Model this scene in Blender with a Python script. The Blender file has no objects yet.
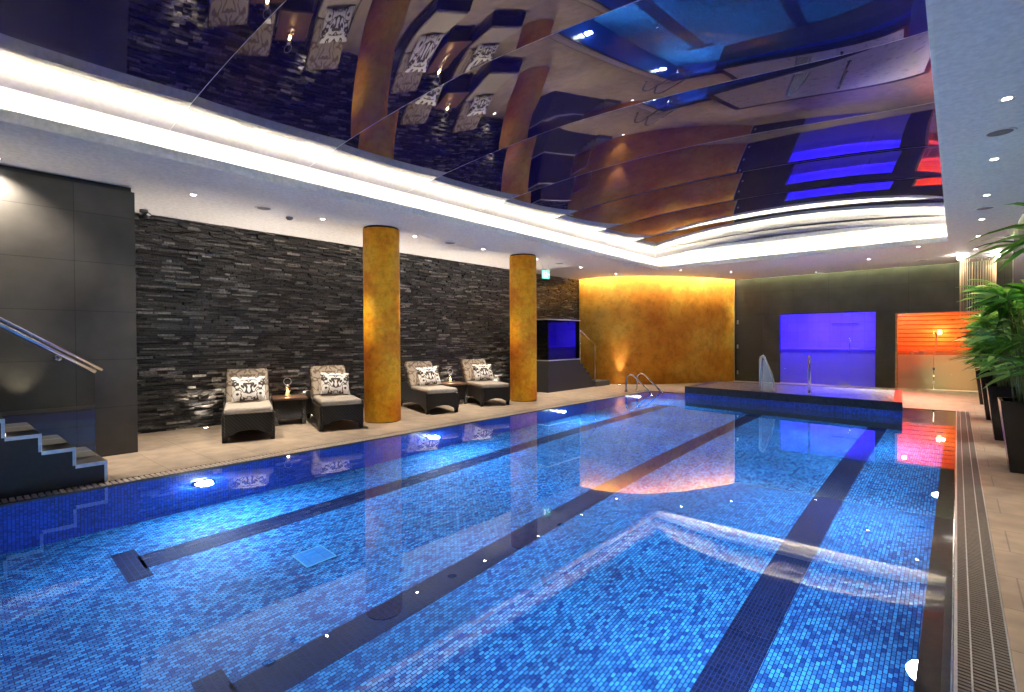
import bpy, math, random
from mathutils import Vector, Matrix
random.seed(7)
PI = math.pi
sc = bpy.context.scene
col = sc.collection

# ------------------------------------------------------------------ helpers
class MB:
    def __init__(self):
        self.v = []; self.f = []; self.s = []
    def add(self, vs, fs, M=None, smooth=False):
        b = len(self.v)
        for p in vs:
            p = Vector(p)
            if M is not None: p = M @ p
            self.v.append(tuple(p))
        for f in fs:
            self.f.append(tuple(b + i for i in f)); self.s.append(smooth)
        return self
    def box(self, x0, x1, y0, y1, z0, z1, M=None):
        vs = [(x0,y0,z0),(x1,y0,z0),(x1,y1,z0),(x0,y1,z0),(x0,y0,z1),(x1,y0,z1),(x1,y1,z1),(x0,y1,z1)]
        fs = [(0,3,2,1),(4,5,6,7),(0,1,5,4),(1,2,6,5),(2,3,7,6),(3,0,4,7)]
        return self.add(vs, fs, M)
    def prism(self, prof, a0, a1, axis='y', M=None):
        """closed profile extruded along an axis; prof pairs are the two other axes in order"""
        n = len(prof)
        def P(p, a):
            if axis == 'y': return (p[0], a, p[1])
            if axis == 'x': return (a, p[0], p[1])
            return (p[0], p[1], a)
        vs = [P(p, a0) for p in prof] + [P(p, a1) for p in prof]
        fs = [tuple(range(n)), tuple(reversed(range(n, 2*n)))]
        for i in range(n):
            j = (i+1) % n
            fs.append((i, i+n, j+n, j))
        return self.add(vs, fs, M)
    def tube(self, pts, r, n=10, M=None, cap=True):
        pts = [Vector(p) for p in pts]
        vs = []; fs = []
        up = Vector((0,0,1))
        prev = None
        for i, p in enumerate(pts):
            t = (pts[min(i+1, len(pts)-1)] - pts[max(i-1, 0)]).normalized()
            if prev is None:
                a = up if abs(t.dot(up)) < .95 else Vector((1,0,0))
                x = t.cross(a).normalized()
            else:
                x = (prev - t*prev.dot(t)).normalized()
            prev = x
            y = t.cross(x)
            rr = r[i] if isinstance(r, (list, tuple)) else r
            for k in range(n):
                an = 2*PI*k/n
                vs.append(p + (x*math.cos(an) + y*math.sin(an))*rr)
        for i in range(len(pts)-1):
            for k in range(n):
                a = i*n+k; b = i*n+(k+1)%n
                fs.append((a, b, b+n, a+n))
        if cap:
            fs.append(tuple(reversed(range(n)))); fs.append(tuple(range((len(pts)-1)*n, len(pts)*n)))
        return self.add(vs, fs, M, True)
    def lathe(self, prof, n=32, M=None, cap=True):
        vs = []; fs = []
        for r, z in prof:
            for k in range(n):
                a = 2*PI*k/n
                vs.append((r*math.cos(a), r*math.sin(a), z))
        m = len(prof)
        for i in range(m-1):
            for k in range(n):
                a = i*n+k; b = i*n+(k+1)%n
                fs.append((a, b, b+n, a+n))
        if cap:
            fs.append(tuple(reversed(range(n)))); fs.append(tuple(range((m-1)*n, m*n)))
        return self.add(vs, fs, M, True)
    def build(self, name, mat, parent=None, bevel=0, seg=2, flat=False):
        me = bpy.data.meshes.new(name)
        me.from_pydata(self.v, [], self.f)
        me.validate()
        for p, s in zip(me.polygons, self.s): p.use_smooth = s and not flat
        me.update()
        o = bpy.data.objects.new(name, me); col.objects.link(o)
        if mat: me.materials.append(mat)
        if parent is not None: o.parent = parent
        if bevel:
            b = o.modifiers.new('bevel', 'BEVEL'); b.width = bevel; b.segments = seg; b.limit_method = 'ANGLE'
            b.angle_limit = math.radians(40)
        return o

def recalc(o):
    import bmesh
    bm = bmesh.new(); bm.from_mesh(o.data); bmesh.ops.recalc_face_normals(bm, faces=bm.faces); bm.to_mesh(o.data); bm.free()
    return o
def tag(o, label=None, cat=None, group=None, kind=None):
    if label: o['label'] = label
    if cat: o['category'] = cat
    if group: o['group'] = group
    if kind: o['kind'] = kind
    return o
def thing(name, label, cat, loc=(0,0,0), rz=0, group=None):
    o = bpy.data.objects.new(name, None); col.objects.link(o)
    o.location = loc; o.rotation_euler = (0,0,rz); o.empty_display_size = .1
    return tag(o, label, cat, group)
def dup(root, loc, rz=None, label=None, group=None):
    def cp(o, par):
        c = o.copy(); col.objects.link(c)
        if par is not None: c.parent = par
        for ch in list(o.children): cp(ch, c)
        return c
    r = cp(root, None); r.location = loc
    if rz is not None: r.rotation_euler = (0,0,rz)
    if label: r['label'] = label
    if group: r['group'] = group
    return r
def struct(o): o['kind'] = 'structure'; return o
def R(d): return math.radians(d)

# ------------------------------------------------------------------ materials
def newmat(name):
    m = bpy.data.materials.new(name); m.use_nodes = True
    nt = m.node_tree; nt.nodes.clear()
    out = nt.nodes.new('ShaderNodeOutputMaterial')
    return m, nt, out
def N(nt, t, **kw):
    n = nt.nodes.new(t)
    for k, v in kw.items():
        if k.startswith('_'): setattr(n, k[1:], v)
        else: n.inputs[k.replace('__', ' ')].default_value = v
    return n
def L(nt, a, b): nt.links.new(a, b)
def rgba(c): return (c[0], c[1], c[2], 1)
def srgb(r, g, b):
    f = lambda c: (c/255/12.92) if c/255 <= .04045 else ((c/255+.055)/1.055)**2.4
    return (f(r), f(g), f(b))
def ramp(nt, stops, interp='LINEAR'):
    n = nt.nodes.new('ShaderNodeValToRGB'); n.color_ramp.interpolation = interp
    e = n.color_ramp.elements
    while len(e) < len(stops): e.new(.5)
    for el, (p, c) in zip(e, stops): el.position = p; el.color = rgba(c)
    return n
def pbsdf(nt, out, color=(.8,.8,.8), rough=.5, metal=0, spec=.5, **kw):
    p = nt.nodes.new('ShaderNodeBsdfPrincipled')
    p.inputs['Base Color'].default_value = rgba(color)
    p.inputs['Roughness'].default_value = rough
    p.inputs['Metallic'].default_value = metal
    p.inputs['Specular IOR Level'].default_value = spec
    for k, v in kw.items(): p.inputs[k.replace('__', ' ')].default_value = v
    L(nt, p.outputs[0], out.inputs[0])
    return p
def plain(name, color, rough=.5, metal=0, spec=.5, **kw):
    m, nt, out = newmat(name); p = pbsdf(nt, out, color, rough, metal, spec, **kw)
    tc = N(nt, 'ShaderNodeTexCoord'); no = N(nt, 'ShaderNodeTexNoise', Scale=25., Detail=3.)
    L(nt, tc.outputs['Object'], no.inputs['Vector'])
    mx = ramp(nt, [(.3, tuple(c*.88 for c in color)), (.7, tuple(min(1, c*1.08) for c in color))])
    L(nt, no.outputs[0], mx.inputs[0]); L(nt, mx.outputs[0], p.inputs['Base Color'])
    return m
def emit(name, color, strength):
    m, nt, out = newmat(name)
    e = N(nt, 'ShaderNodeEmission', Color=rgba(color), Strength=strength)
    L(nt, e.outputs[0], out.inputs[0]); return m
def axes(nt, ax):
    tc = N(nt, 'ShaderNodeTexCoord'); s = N(nt, 'ShaderNodeSeparateXYZ'); c = N(nt, 'ShaderNodeCombineXYZ')
    L(nt, tc.outputs['Object'], s.inputs[0])
    L(nt, s.outputs['XYZ'.index(ax[0].upper())], c.inputs[0]); L(nt, s.outputs['XYZ'.index(ax[1].upper())], c.inputs[1])
    return c.outputs[0]
def brickmat(name, ax, c1, c2, mortar, w, h, mw, rough=.4, offset=.5, var=.35, nscale=3., bump=.0, spec=.5, shift=(0,0), detail=4., smooth=.1):
    m, nt, out = newmat(name); p = pbsdf(nt, out, c1, rough, 0, spec)
    v = axes(nt, ax)
    ad = N(nt, 'ShaderNodeVectorMath', _operation='ADD'); ad.inputs[1].default_value = (shift[0], shift[1], 0)
    L(nt, v, ad.inputs[0])
    b = N(nt, 'ShaderNodeTexBrick', Scale=1.)
    b.offset = offset; b.squash = 1
    b.inputs['Color1'].default_value = rgba(c1); b.inputs['Color2'].default_value = rgba(c2); b.inputs['Mortar'].default_value = rgba(mortar)
    b.inputs['Brick Width'].default_value = w; b.inputs['Row Height'].default_value = h; b.inputs['Mortar Size'].default_value = mw
    b.inputs['Mortar Smooth'].default_value = smooth
    L(nt, ad.outputs[0], b.inputs['Vector'])
    no = N(nt, 'ShaderNodeTexNoise', Scale=nscale, Detail=detail); L(nt, v, no.inputs['Vector'])
    mr = N(nt, 'ShaderNodeMapRange'); mr.inputs[1].default_value = .3; mr.inputs[2].default_value = .7
    mr.inputs[3].default_value = 1-var; mr.inputs[4].default_value = 1+var
    L(nt, no.outputs[0], mr.inputs[0])
    mu = N(nt, 'ShaderNodeVectorMath', _operation='SCALE')
    L(nt, b.outputs['Color'], mu.inputs[0]); L(nt, mr.outputs[0], mu.inputs['Scale'])
    L(nt, mu.outputs[0], p.inputs['Base Color'])
    if bump:
        bp = N(nt, 'ShaderNodeBump', Strength=bump, Distance=.01)
        L(nt, no.outputs[0], bp.inputs['Height']); L(nt, bp.outputs[0], p.inputs['Normal'])
    return m

M = {}
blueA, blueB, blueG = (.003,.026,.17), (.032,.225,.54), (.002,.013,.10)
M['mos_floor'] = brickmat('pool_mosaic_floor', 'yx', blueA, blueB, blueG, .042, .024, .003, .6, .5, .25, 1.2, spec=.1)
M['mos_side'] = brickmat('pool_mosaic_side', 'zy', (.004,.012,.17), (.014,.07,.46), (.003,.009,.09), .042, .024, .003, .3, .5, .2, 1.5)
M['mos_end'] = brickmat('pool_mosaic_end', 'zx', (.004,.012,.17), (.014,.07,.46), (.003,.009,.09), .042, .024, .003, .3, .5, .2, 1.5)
M['mos_lane'] = brickmat('lane_mosaic', 'yx', (.0015,.003,.022), (.003,.008,.045), (.006,.018,.09), .042, .024, .0025, .6, 0, .2, 1.5, spec=.08)
M['mos_spa'] = brickmat('spa_mosaic', 'xz', (.002,.003,.006), (.022,.028,.045), (.002,.003,.005), .028, .028, .003, .3, .5, .35, 40.)
M['slate_yz'] = brickmat('slate_tile_side', 'yz', (.060,.055,.047), (.046,.043,.038), (.02,.019,.017), 1.1, .545, .004, .55, 0, .35, 2.2, .15, shift=(.03+1.1*4, .535+.545))
M['slate_xz'] = brickmat('slate_tile_back', 'xz', (.060,.056,.048), (.048,.045,.040), (.018,.017,.016), .88, .68, .004, .5, 0, .3, 2.2, .12, shift=(.93+.88*8, .03+.68))
M['deck'] = brickmat('limestone_deck', 'xy', (.40,.315,.23), (.36,.285,.21), (.22,.18,.135), .9, .45, .004, .45, .5, .22, 5., .12, shift=(20, 20), detail=8.)
M['slate_dark'] = plain('dark_slate_cladding', (.030,.030,.031), .5)
M['slate_tread'] = plain('flamed_slate_tread', (.085,.080,.072), .6)
M['white'] = plain('white_ceiling_paint', (.80,.80,.80), .65)
M['cove'] = plain('cove_paint', (.86,.85,.82), .6)
M['trim'] = plain('pale_metal_trim', (.62,.62,.62), .3, .6)
M['chrome'] = plain('polished_steel', (.72,.73,.75), .12, 1)
M['black'] = plain('black_plastic', (.012,.012,.013), .35)
M['wicker'] = None
M['soil'] = plain('dark_soil', (.03,.02,.014), .9)
M['potblack'] = plain('gloss_black_planter', (.008,.008,.009), .18)
M['leafstem'] = plain('cane_stem', (.16,.18,.05), .5)
M['candle'] = emit('candle_glow', (1,.55,.2), 18)
M['led'] = emit('warm_led_strip', (1,.88,.60), 140)
M['led_y'] = emit('amber_led_strip', (1,.82,.45), 110)
M['led_w'] = emit('wall_slot_led', (1,.9,.72), 25)
M['led_g'] = emit('olive_white_led', (.92,1,.50), 95)
M['lens'] = emit('downlight_lens', (1,.93,.82), 60)
M['uplens'] = emit('uplight_lens', (1,.88,.7), 25)
M['pool_lens'] = emit('pool_lamp_lens', (.72,.93,1), 420)
M['fabric'] = plain('oatmeal_fabric', (.38,.33,.27), .9)
M['lip'] = plain('wet_stone_lip', (.11,.085,.06), .35)

def gold(name, scale, ax, stops=None):
    m, nt, out = newmat(name); p = pbsdf(nt, out, (.8,.4,.04), .6, 0, .25)
    tc = N(nt, 'ShaderNodeTexCoord')
    a = N(nt, 'ShaderNodeTexNoise', Scale=scale, Detail=6., Roughness=.65); L(nt, tc.outputs['Object'], a.inputs['Vector'])
    b = N(nt, 'ShaderNodeTexNoise', Scale=scale*9, Detail=6., Roughness=.75); L(nt, tc.outputs['Object'], b.inputs['Vector'])
    r1 = ramp(nt, stops or [(.30, srgb(205,104,14)), (.46, srgb(236,152,26)), (.58, srgb(248,188,48)), (.72, srgb(226,170,70))])
    L(nt, a.outputs[0], r1.inputs[0])
    r2 = ramp(nt, [(.32, (.62,.58,.5)), (.55, (1,1,1)), (.75, (1.0,1.0,1.0))]); L(nt, b.outputs[0], r2.inputs[0])
    mx = N(nt, 'ShaderNodeMix', _data_type='RGBA', _blend_type='MULTIPLY'); mx.inputs[0].default_value = .8
    L(nt, r1.outputs[0], mx.inputs[6]); L(nt, r2.outputs[0], mx.inputs[7]); L(nt, mx.outputs[2], p.inputs['Base Color'])
    bp = N(nt, 'ShaderNodeBump', Strength=.25, Distance=.01); L(nt, b.outputs[0], bp.inputs['Height']); L(nt, bp.outputs[0], p.inputs['Normal'])
    return m
M['gold_wall'] = gold('gold_plaster', .55, 'xz', [(.30, srgb(200,116,32)), (.46, srgb(224,156,52)), (.58, srgb(234,184,76)), (.72, srgb(214,170,96))])
M['gold_col'] = gold('gold_leaf_column', 1.3, 'xz')

def ledger():
    m, nt, out = newmat('split_slate'); p = pbsdf(nt, out, (.05,.05,.05), .38, 0, .6)
    g = N(nt, 'ShaderNodeNewGeometry')
    r = ramp(nt, [(0, (.006,.006,.007)), (.5, (.024,.024,.024)), (.85, (.10,.096,.09)), (1, (.34,.32,.29))])
    L(nt, g.outputs['Random Per Island'], r.inputs[0])
    tc = N(nt, 'ShaderNodeTexCoord'); a = N(nt, 'ShaderNodeTexNoise', Scale=30., Detail=6.); L(nt, tc.outputs['Object'], a.inputs['Vector'])
    mr = N(nt, 'ShaderNodeMapRange'); mr.inputs[1].default_value = .3; mr.inputs[2].default_value = .7; mr.inputs[3].default_value = .5; mr.inputs[4].default_value = 1.5
    L(nt, a.outputs[0], mr.inputs[0])
    mu = N(nt, 'ShaderNodeVectorMath', _operation='SCALE'); L(nt, r.outputs[0], mu.inputs[0]); L(nt, mr.outputs[0], mu.inputs['Scale'])
    L(nt, mu.outputs[0], p.inputs['Base Color'])
    bp = N(nt, 'ShaderNodeBump', Strength=.5, Distance=.02); L(nt, a.outputs[0], bp.inputs['Height']); L(nt, bp.outputs[0], p.inputs['Normal'])
    return m
M['ledger'] = ledger()

def wicker():
    m, nt, out = newmat('dark_wicker'); p = pbsdf(nt, out, (.02,.016,.014), .4)
    tc = N(nt, 'ShaderNodeTexCoord')
    w1 = N(nt, 'ShaderNodeTexWave', Scale=22., Distortion=1.5); w1.bands_direction = 'Z'; L(nt, tc.outputs['Object'], w1.inputs['Vector'])
    w2 = N(nt, 'ShaderNodeTexWave', Scale=14., Distortion=1.); w2.bands_direction = 'DIAGONAL'; L(nt, tc.outputs['Object'], w2.inputs['Vector'])
    mu = N(nt, 'ShaderNodeMath', _operation='MULTIPLY'); L(nt, w1.outputs[1], mu.inputs[0]); L(nt, w2.outputs[1], mu.inputs[1])
    r = ramp(nt, [(.1, (.005,.005,.005)), (.9, (.036,.032,.029))]); L(nt, mu.outputs[0], r.inputs[0]); L(nt, r.outputs[0], p.inputs['Base Color'])
    bp = N(nt, 'ShaderNodeBump', Strength=.8, Distance=.01); L(nt, mu.outputs[0], bp.inputs['Height']); L(nt, bp.outputs[0], p.inputs['Normal'])
    return m
M['wicker'] = wicker()

def damask(name, ground, ink, sc_):
    """mirrored scrolling figure across the object's own y axis"""
    m, nt, out = newmat(name); p = pbsdf(nt, out, ground, .85)
    tc = N(nt, 'ShaderNodeTexCoord'); s = N(nt, 'ShaderNodeSeparateXYZ'); L(nt, tc.outputs['Object'], s.inputs[0])
    ab = N(nt, 'ShaderNodeMath', _operation='ABSOLUTE'); L(nt, s.outputs[1], ab.inputs[0])
    c = N(nt, 'ShaderNodeCombineXYZ'); L(nt, ab.outputs[0], c.inputs[0]); L(nt, s.outputs[2], c.inputs[1])
    n = N(nt, 'ShaderNodeTexNoise', Scale=sc_, Detail=.6, Distortion=1.6); L(nt, c.outputs[0], n.inputs['Vector'])
    r = ramp(nt, [(.44, ground), (.465, ink), (.545, ink), (.57, ground)]); L(nt, n.outputs[0], r.inputs[0])
    L(nt, r.outputs[0], p.inputs['Base Color']); return m
M['damask_white'] = damask('white_damask', (.74,.70,.64), (.045,.035,.030), 7.5)
M['damask_tan'] = damask('tan_damask', (.34,.285,.22), (.15,.105,.07), 8.)

def glass(name, tint=(1,1,1), ior=1.5, refl=1.0):
    m, nt, out = newmat(name)
    t = N(nt, 'ShaderNodeBsdfTransparent', Color=rgba(tint)); g = N(nt, 'ShaderNodeBsdfGlossy', Roughness=.01)
    fr = N(nt, 'ShaderNodeFresnel', IOR=ior); mx = N(nt, 'ShaderNodeMixShader')
    L(nt, fr.outputs[0], mx.inputs[0]); L(nt, t.outputs[0], mx.inputs[1]); L(nt, g.outputs[0], mx.inputs[2]); L(nt, mx.outputs[0], out.inputs[0])
    return m
M['glass'] = glass('clear_glass', (.93,.95,.94), 2.1)
M['glass_s'] = glass('spa_front_glass', (.97,.97,.97), 1.4)
def frosted(name, c, k=.45):
    m, nt, out = newmat(name)
    t = N(nt, 'ShaderNodeBsdfTranslucent', Color=rgba(c)); d = N(nt, 'ShaderNodeBsdfDiffuse', Color=rgba(c))
    mx = N(nt, 'ShaderNodeMixShader'); mx.inputs[0].default_value = k
    L(nt, t.outputs[0], mx.inputs[1]); L(nt, d.outputs[0], mx.inputs[2]); L(nt, mx.outputs[0], out.inputs[0]); return m
M['frost'] = frosted('frosted_film', (.80,.79,.76))
M['frost_s'] = frosted('beige_film', (.84,.86,.68), .6)

def water(name, ior, bstr, scale):
    m, nt, out = newmat(name)
    g = N(nt, 'ShaderNodeBsdfGlass', IOR=ior, Roughness=0.0)
    tc = N(nt, 'ShaderNodeTexCoord'); n = N(nt, 'ShaderNodeTexNoise', Scale=scale, Detail=2.); L(nt, tc.outputs['Object'], n.inputs['Vector'])
    bp = N(nt, 'ShaderNodeBump', Strength=bstr, Distance=.02); L(nt, n.outputs[0], bp.inputs['Height']); L(nt, bp.outputs[0], g.inputs['Normal'])
    L(nt, g.outputs[0], out.inputs[0]); return m
M['water'] = water('still_water', 1.333, .007, 2.2)

def gloss_black():
    m, nt, out = newmat('black_stretch_gloss')
    d = N(nt, 'ShaderNodeBsdfDiffuse', Color=(.006,.004,.06,1)); g = N(nt, 'ShaderNodeBsdfGlossy', Roughness=.015, Color=(.92,.92,1,1))
    fr = N(nt, 'ShaderNodeFresnel', IOR=2.6); mx = N(nt, 'ShaderNodeMixShader')
    L(nt, fr.outputs[0], mx.inputs[0]); L(nt, d.outputs[0], mx.inputs[1]); L(nt, g.outputs[0], mx.inputs[2]); L(nt, mx.outputs[0], out.inputs[0])
    return m
M['gloss'] = gloss_black()

def leafmat():
    m, nt, out = newmat('palm_leaf')
    g = N(nt, 'ShaderNodeNewGeometry'); r = ramp(nt, [(0, (.025,.11,.012)), (.6, (.13,.36,.035)), (1, (.45,.60,.13))])
    L(nt, g.outputs['Random Per Island'], r.inputs[0])
    p = pbsdf(nt, out, (.06,.19,.02), .35)
    L(nt, r.outputs[0], p.inputs['Base Color'])
    t = N(nt, 'ShaderNodeBsdfTranslucent'); L(nt, r.outputs[0], t.inputs['Color'])
    mx = N(nt, 'ShaderNodeMixShader'); mx.inputs[0].default_value = .3
    L(nt, p.outputs[0], mx.inputs[1]); L(nt, t.outputs[0], mx.inputs[2]); L(nt, mx.outputs[0], out.inputs[0]); return m
M['leaf'] = leafmat()

def sauna_wood():
    m, nt, out = newmat('sauna_timber'); p = pbsdf(nt, out, (.5,.27,.11), .55)
    tc = N(nt, 'ShaderNodeTexCoord'); mp = N(nt, 'ShaderNodeMapping'); mp.inputs['Scale'].default_value = (1.5, 8, 12)
    L(nt, tc.outputs['Object'], mp.inputs[0]); n = N(nt, 'ShaderNodeTexNoise', Scale=2., Detail=5.); L(nt, mp.outputs[0], n.inputs['Vector'])
    r = ramp(nt, [(.3, (.40,.20,.08)), (.7, (.62,.36,.16))]); L(nt, n.outputs[0], r.inputs[0]); L(nt, r.outputs[0], p.inputs['Base Color']); return m
M['timber'] = sauna_wood()
M['steamwall'] = brickmat('steam_tile', 'xz', (.62,.62,.66), (.70,.70,.74), (.45,.45,.5), .3, .3, .004, .3, 0, .1, 2.)

def froth():
    m, nt, out = newmat('spa_froth'); p = pbsdf(nt, out, (.6,.65,.75), .08)
    tc = N(nt, 'ShaderNodeTexCoord'); n = N(nt, 'ShaderNodeTexNoise', Scale=9., Detail=8., Roughness=.7); L(nt, tc.outputs['Object'], n.inputs['Vector'])
    r = ramp(nt, [(.34, (.50,.54,.62)), (.46, (.95,.95,.96))]); L(nt, n.outputs[0], r.inputs[0]); L(nt, r.outputs[0], p.inputs['Base Color'])
    bp = N(nt, 'ShaderNodeBump', Strength=.4, Distance=.03); L(nt, n.outputs[0], bp.inputs['Height']); L(nt, bp.outputs[0], p.inputs['Normal']); return m
M['froth'] = froth()

# ------------------------------------------------------------------ camera
yaw, pitch, roll, F, H = .717, .012, -.005, 510.06, 1.3
fw = Vector((-math.sin(yaw)*math.cos(pitch), math.cos(yaw)*math.cos(pitch), -math.sin(pitch)))
rt = Vector((math.cos(yaw), math.sin(yaw), 0)); up = rt.cross(fw)
rt, up = rt*math.cos(roll) + up*math.sin(roll), up*math.cos(roll) - rt*math.sin(roll)
cd = bpy.data.cameras.new('camera'); cd.sensor_fit = 'HORIZONTAL'; cd.sensor_width = 36; cd.lens = F*36/1024
cd.clip_start = .02; cd.clip_end = 100
cam = bpy.data.objects.new('camera', cd); col.objects.link(cam)
mw = Matrix.Identity(4)
for i in range(3):
    mw[i][0] = rt[i]; mw[i][1] = up[i]; mw[i][2] = -fw[i]
mw[0][3], mw[1][3], mw[2][3] = 0, 0, H
cam.matrix_world = mw
sc.camera = cam

# ------------------------------------------------------------------ setting dimensions
XL, XR = -5.77, -.11           # pool side walls
YN, YF = .12, 11.95            # pool end walls
XW = -8.65                     # split stone wall face
ZC = 3.107                     # soffit
D = 1.3
LX0, LX1 = -5.87, -.13         # opening in soffit
LY0, LY1 = -1.3, 12.6
YB = 16.5
XRW = .80

b = MB()
gx = XL-.20
b.box(-12, gx, -2.6, 20, -.3, 0)
b.box(gx, XL, -2.6, YN-.20, -.3, 0); b.box(gx, XL, YF, 20, -.3, 0)
b.box(XL, .175, -2.6, YN-.2, -.3, 0); b.box(XL, .175, YF, 20, -.3, 0)
b.box(.175, 4, -2.6, 20, -.3, 0)
struct(b.build('floor', M['deck']))

# pool basin (walls and floor), lane markings as parts
pool = thing('pool_basin', 'blue mosaic swimming pool basin sunk in the deck', 'pool basin'); struct(pool)
MB().box(XL, XR, YN, YF, -D-.12, -D).build('basin_floor', M['mos_floor'], pool)
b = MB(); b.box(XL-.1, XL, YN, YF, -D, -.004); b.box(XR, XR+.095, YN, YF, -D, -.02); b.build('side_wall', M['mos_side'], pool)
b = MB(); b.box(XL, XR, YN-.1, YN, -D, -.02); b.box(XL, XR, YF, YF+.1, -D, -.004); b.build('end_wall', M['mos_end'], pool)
MB().box(XR-.004, -.012, YN, YF, -.02, -.012).build('overflow_lip', M['lip'], pool)
for i, x in enumerate((-4.90, -2.98, -1.0)):
    b = MB(); b.box(x-.13, x+.13, 1.10, 10.75, -D, -D+.003); b.box(x-.28, x+.28, .96, 1.12, -D, -D+.003)
    b.box(x-.28, x+.28, 10.73, 10.88, -D, -D+.003)
    b.build('lane_line', M['mos_lane'], pool)
M['drainframe'] = plain('drain_rim', (.05,.24,.46), .5)
M['drain'] = brickmat('drain_mosaic', 'yx', (.012,.14,.42), (.02,.19,.50), (.01,.08,.3), .12, .012, .003, .3, 0, .1, 2.)
for x, y in ((-4.05, 2.11), (-1.74, 2.11)):
    b = MB(); b.box(x-.12, x+.12, y-.12, y+.12, -D, -D+.008)
    o = b.build('main_drain', M['drain'], pool)
    b = MB()
    for (x0,x1,y0,y1) in ((-.13,.13,-.13,-.12),(-.13,.13,.12,.13),(-.13,-.12,-.12,.12),(.12,.13,-.12,.12)):
        b.box(x+x0, x+x1, y+y0, y+y1, -D, -D+.012)
    b.build('drain_frame', M['drainframe'], o)

# water: a single free surface
n = 40
vs = []; fs = []
wx0, wx1, wy0, wy1 = XL+.001, -.012, YN+.001, YF-.001
MBw = MB(); MBw.add([(wx0,wy0,-.006),(wx1,wy0,-.006),(wx1,wy1,-.006),(wx0,wy1,-.006)], [(0,1,2,3)])
w = MBw.build('pool_water', M['water'])
tag(w, 'clear still blue water filling the swimming pool', 'water', kind='stuff')

# overflow gratings
M['grate'] = plain('stone_grate', (.21,.19,.165), .5)
M['grate_l'] = plain('pale_grate', (.58,.49,.39), .5)
def grating(name, x0, x1, y0, y1, pitch, rods, label, mat, slant=0):
    t = thing(name, label, 'drain grating')
    b = MB(); y = y0
    while y < y1 - pitch*.5:
        ww = pitch*(.58 if rods else .68)
        vs = [(x0,y,-.03),(x1,y+slant,-.03),(x1,y+slant+ww,-.03),(x0,y+ww,-.03),(x0,y,-.001),(x1,y+slant,-.001),(x1,y+slant+ww,-.001),(x0,y+ww,-.001)]
        b.add(vs, [(0,3,2,1),(4,5,6,7),(0,1,5,4),(1,2,6,5),(2,3,7,6),(3,0,4,7)])
        y += pitch
    b.build('slats', mat, t)
    if rods:
        for xr in rods:
            b = MB(); b.box(xr-.003, xr+.003, y0, y1, -.012, .0005); b.build('connecting_rod', M['trim'], t)
    MB().box(x0-.002, x1+.002, y0, y1, -.09, -.06).build('channel', M['black'], t)
    b = MB(); b.box(x0-.012, x0, y0, y1, -.06, .0); b.box(x1, x1+.006, y0, y1, -.06, .0); b.build('edge_trim', M['slate_dark'] if not rods else M['trim'], t)
    return t
grating('drain_grating', .008, .168, YN-.18, 12.1, .026, (.05,.12), 'long slatted grating beside the planters with two dotted rods', M['grate'], -.018)
grating('drain_grating', XL-.195, XL-.03, YN-.18, 11.93, .045, (), 'long pale slatted grating on the lounger side of the pool', M['grate_l'], 0)
struct(MB().box(XL-.028, XL+.002, YN, YF, -.05, .0).build('trim_1', M['slate_dark']))
struct(MB().box(-.012, -.006, YN, YF+.1, -.05, .003).build('trim_2', M['chrome']))

# ------------------------------------------------------------------ walls
def ledger_wall():
    b = MB(); rnd = random.Random(3)
    y0, y1 = 1.5, 13.1
    z = 0; 
    b.box(XW-.3, XW-.05, y0, y1, 0, ZC+.2)
    while z < ZC+.02:
        h = rnd.choice((.020,.024,.028,.036)); y = y0 - rnd.random()*.3
        while y < y1:
            l = rnd.uniform(.07, .34); d = rnd.uniform(-.03, .012) if rnd.random() < .8 else rnd.uniform(.0, .028)
            tilt = rnd.uniform(-.008, .008); yy0, yy1 = max(y, y0), min(y+l, y1)
            if yy1 > yy0:
                x1 = XW+d
                vs = [(XW-.06,yy0,z),(x1+tilt,yy0+.002,z+.001),(x1-tilt,yy1-.002,z+.001),(XW-.06,yy1,z),(XW-.06,yy0,z+h),(x1+tilt-.004,yy0+.002,z+h-.002),(x1-tilt-.004,yy1-.002,z+h-.002),(XW-.06,yy1,z+h)]
                b.add(vs, [(0,3,2,1),(4,5,6,7),(0,1,5,4),(1,2,6,5),(2,3,7,6)])
            y += l
        z += h
    return b.build('wall_left', M['ledger'])
struct(ledger_wall())
struct(MB().box(XW-.3, -7.27, -2.6, 1.62, 0, ZC-.06).build('wall_stair_side', M['slate_yz']))
struct(MB().box(XW-.3, -7.33, -2.6, 1.60, ZC-.06, ZC+.2).build('trim_3', M['black']))

# curved gold wall
pts = [(-8.62,12.98),(-8.0,13.0),(-7.45,13.13),(-6.95,13.42),(-6.5,13.86),(-6.1,14.42),(-5.75,15.05),(-5.42,15.75),(-5.17,16.36)]
def spline(p, n=8):
    out = []
    for i in range(len(p)-1):
        p0 = Vector(p[max(i-1,0)]); p1 = Vector(p[i]); p2 = Vector(p[i+1]); p3 = Vector(p[min(i+2,len(p)-1)])
        for k in range(n):
            t = k/n
            out.append(.5*((2*p1)+(p2-p0)*t+(2*p0-5*p1+4*p2-p3)*t*t+(3*p1-p0-3*p2+p3)*t**3))
    out.append(Vector(p[-1])); return out
cur = spline(pts)
b = MB(); th = .18
inner = [(p.x, p.y) for p in cur]
outer = []
for i, p in enumerate(cur):
    t = (cur[min(i+1,len(cur)-1)]-cur[max(i-1,0)]).normalized(); outer.append((p.x - t.y*th, p.y + t.x*th))
ZT = ZC+.25
vs = []; fs = []
for (a, c) in zip(inner, outer):
    vs += [(a[0],a[1],0),(a[0],a[1],ZT),(c[0],c[1],0),(c[0],c[1],ZT)]
for i in range(len(inner)-1):
    k = i*4
    fs += [(k,k+4,k+5,k+1),(k+2,k+3,k+7,k+6),(k+1,k+5,k+7,k+3),(k,k+2,k+6,k+4)]
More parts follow.
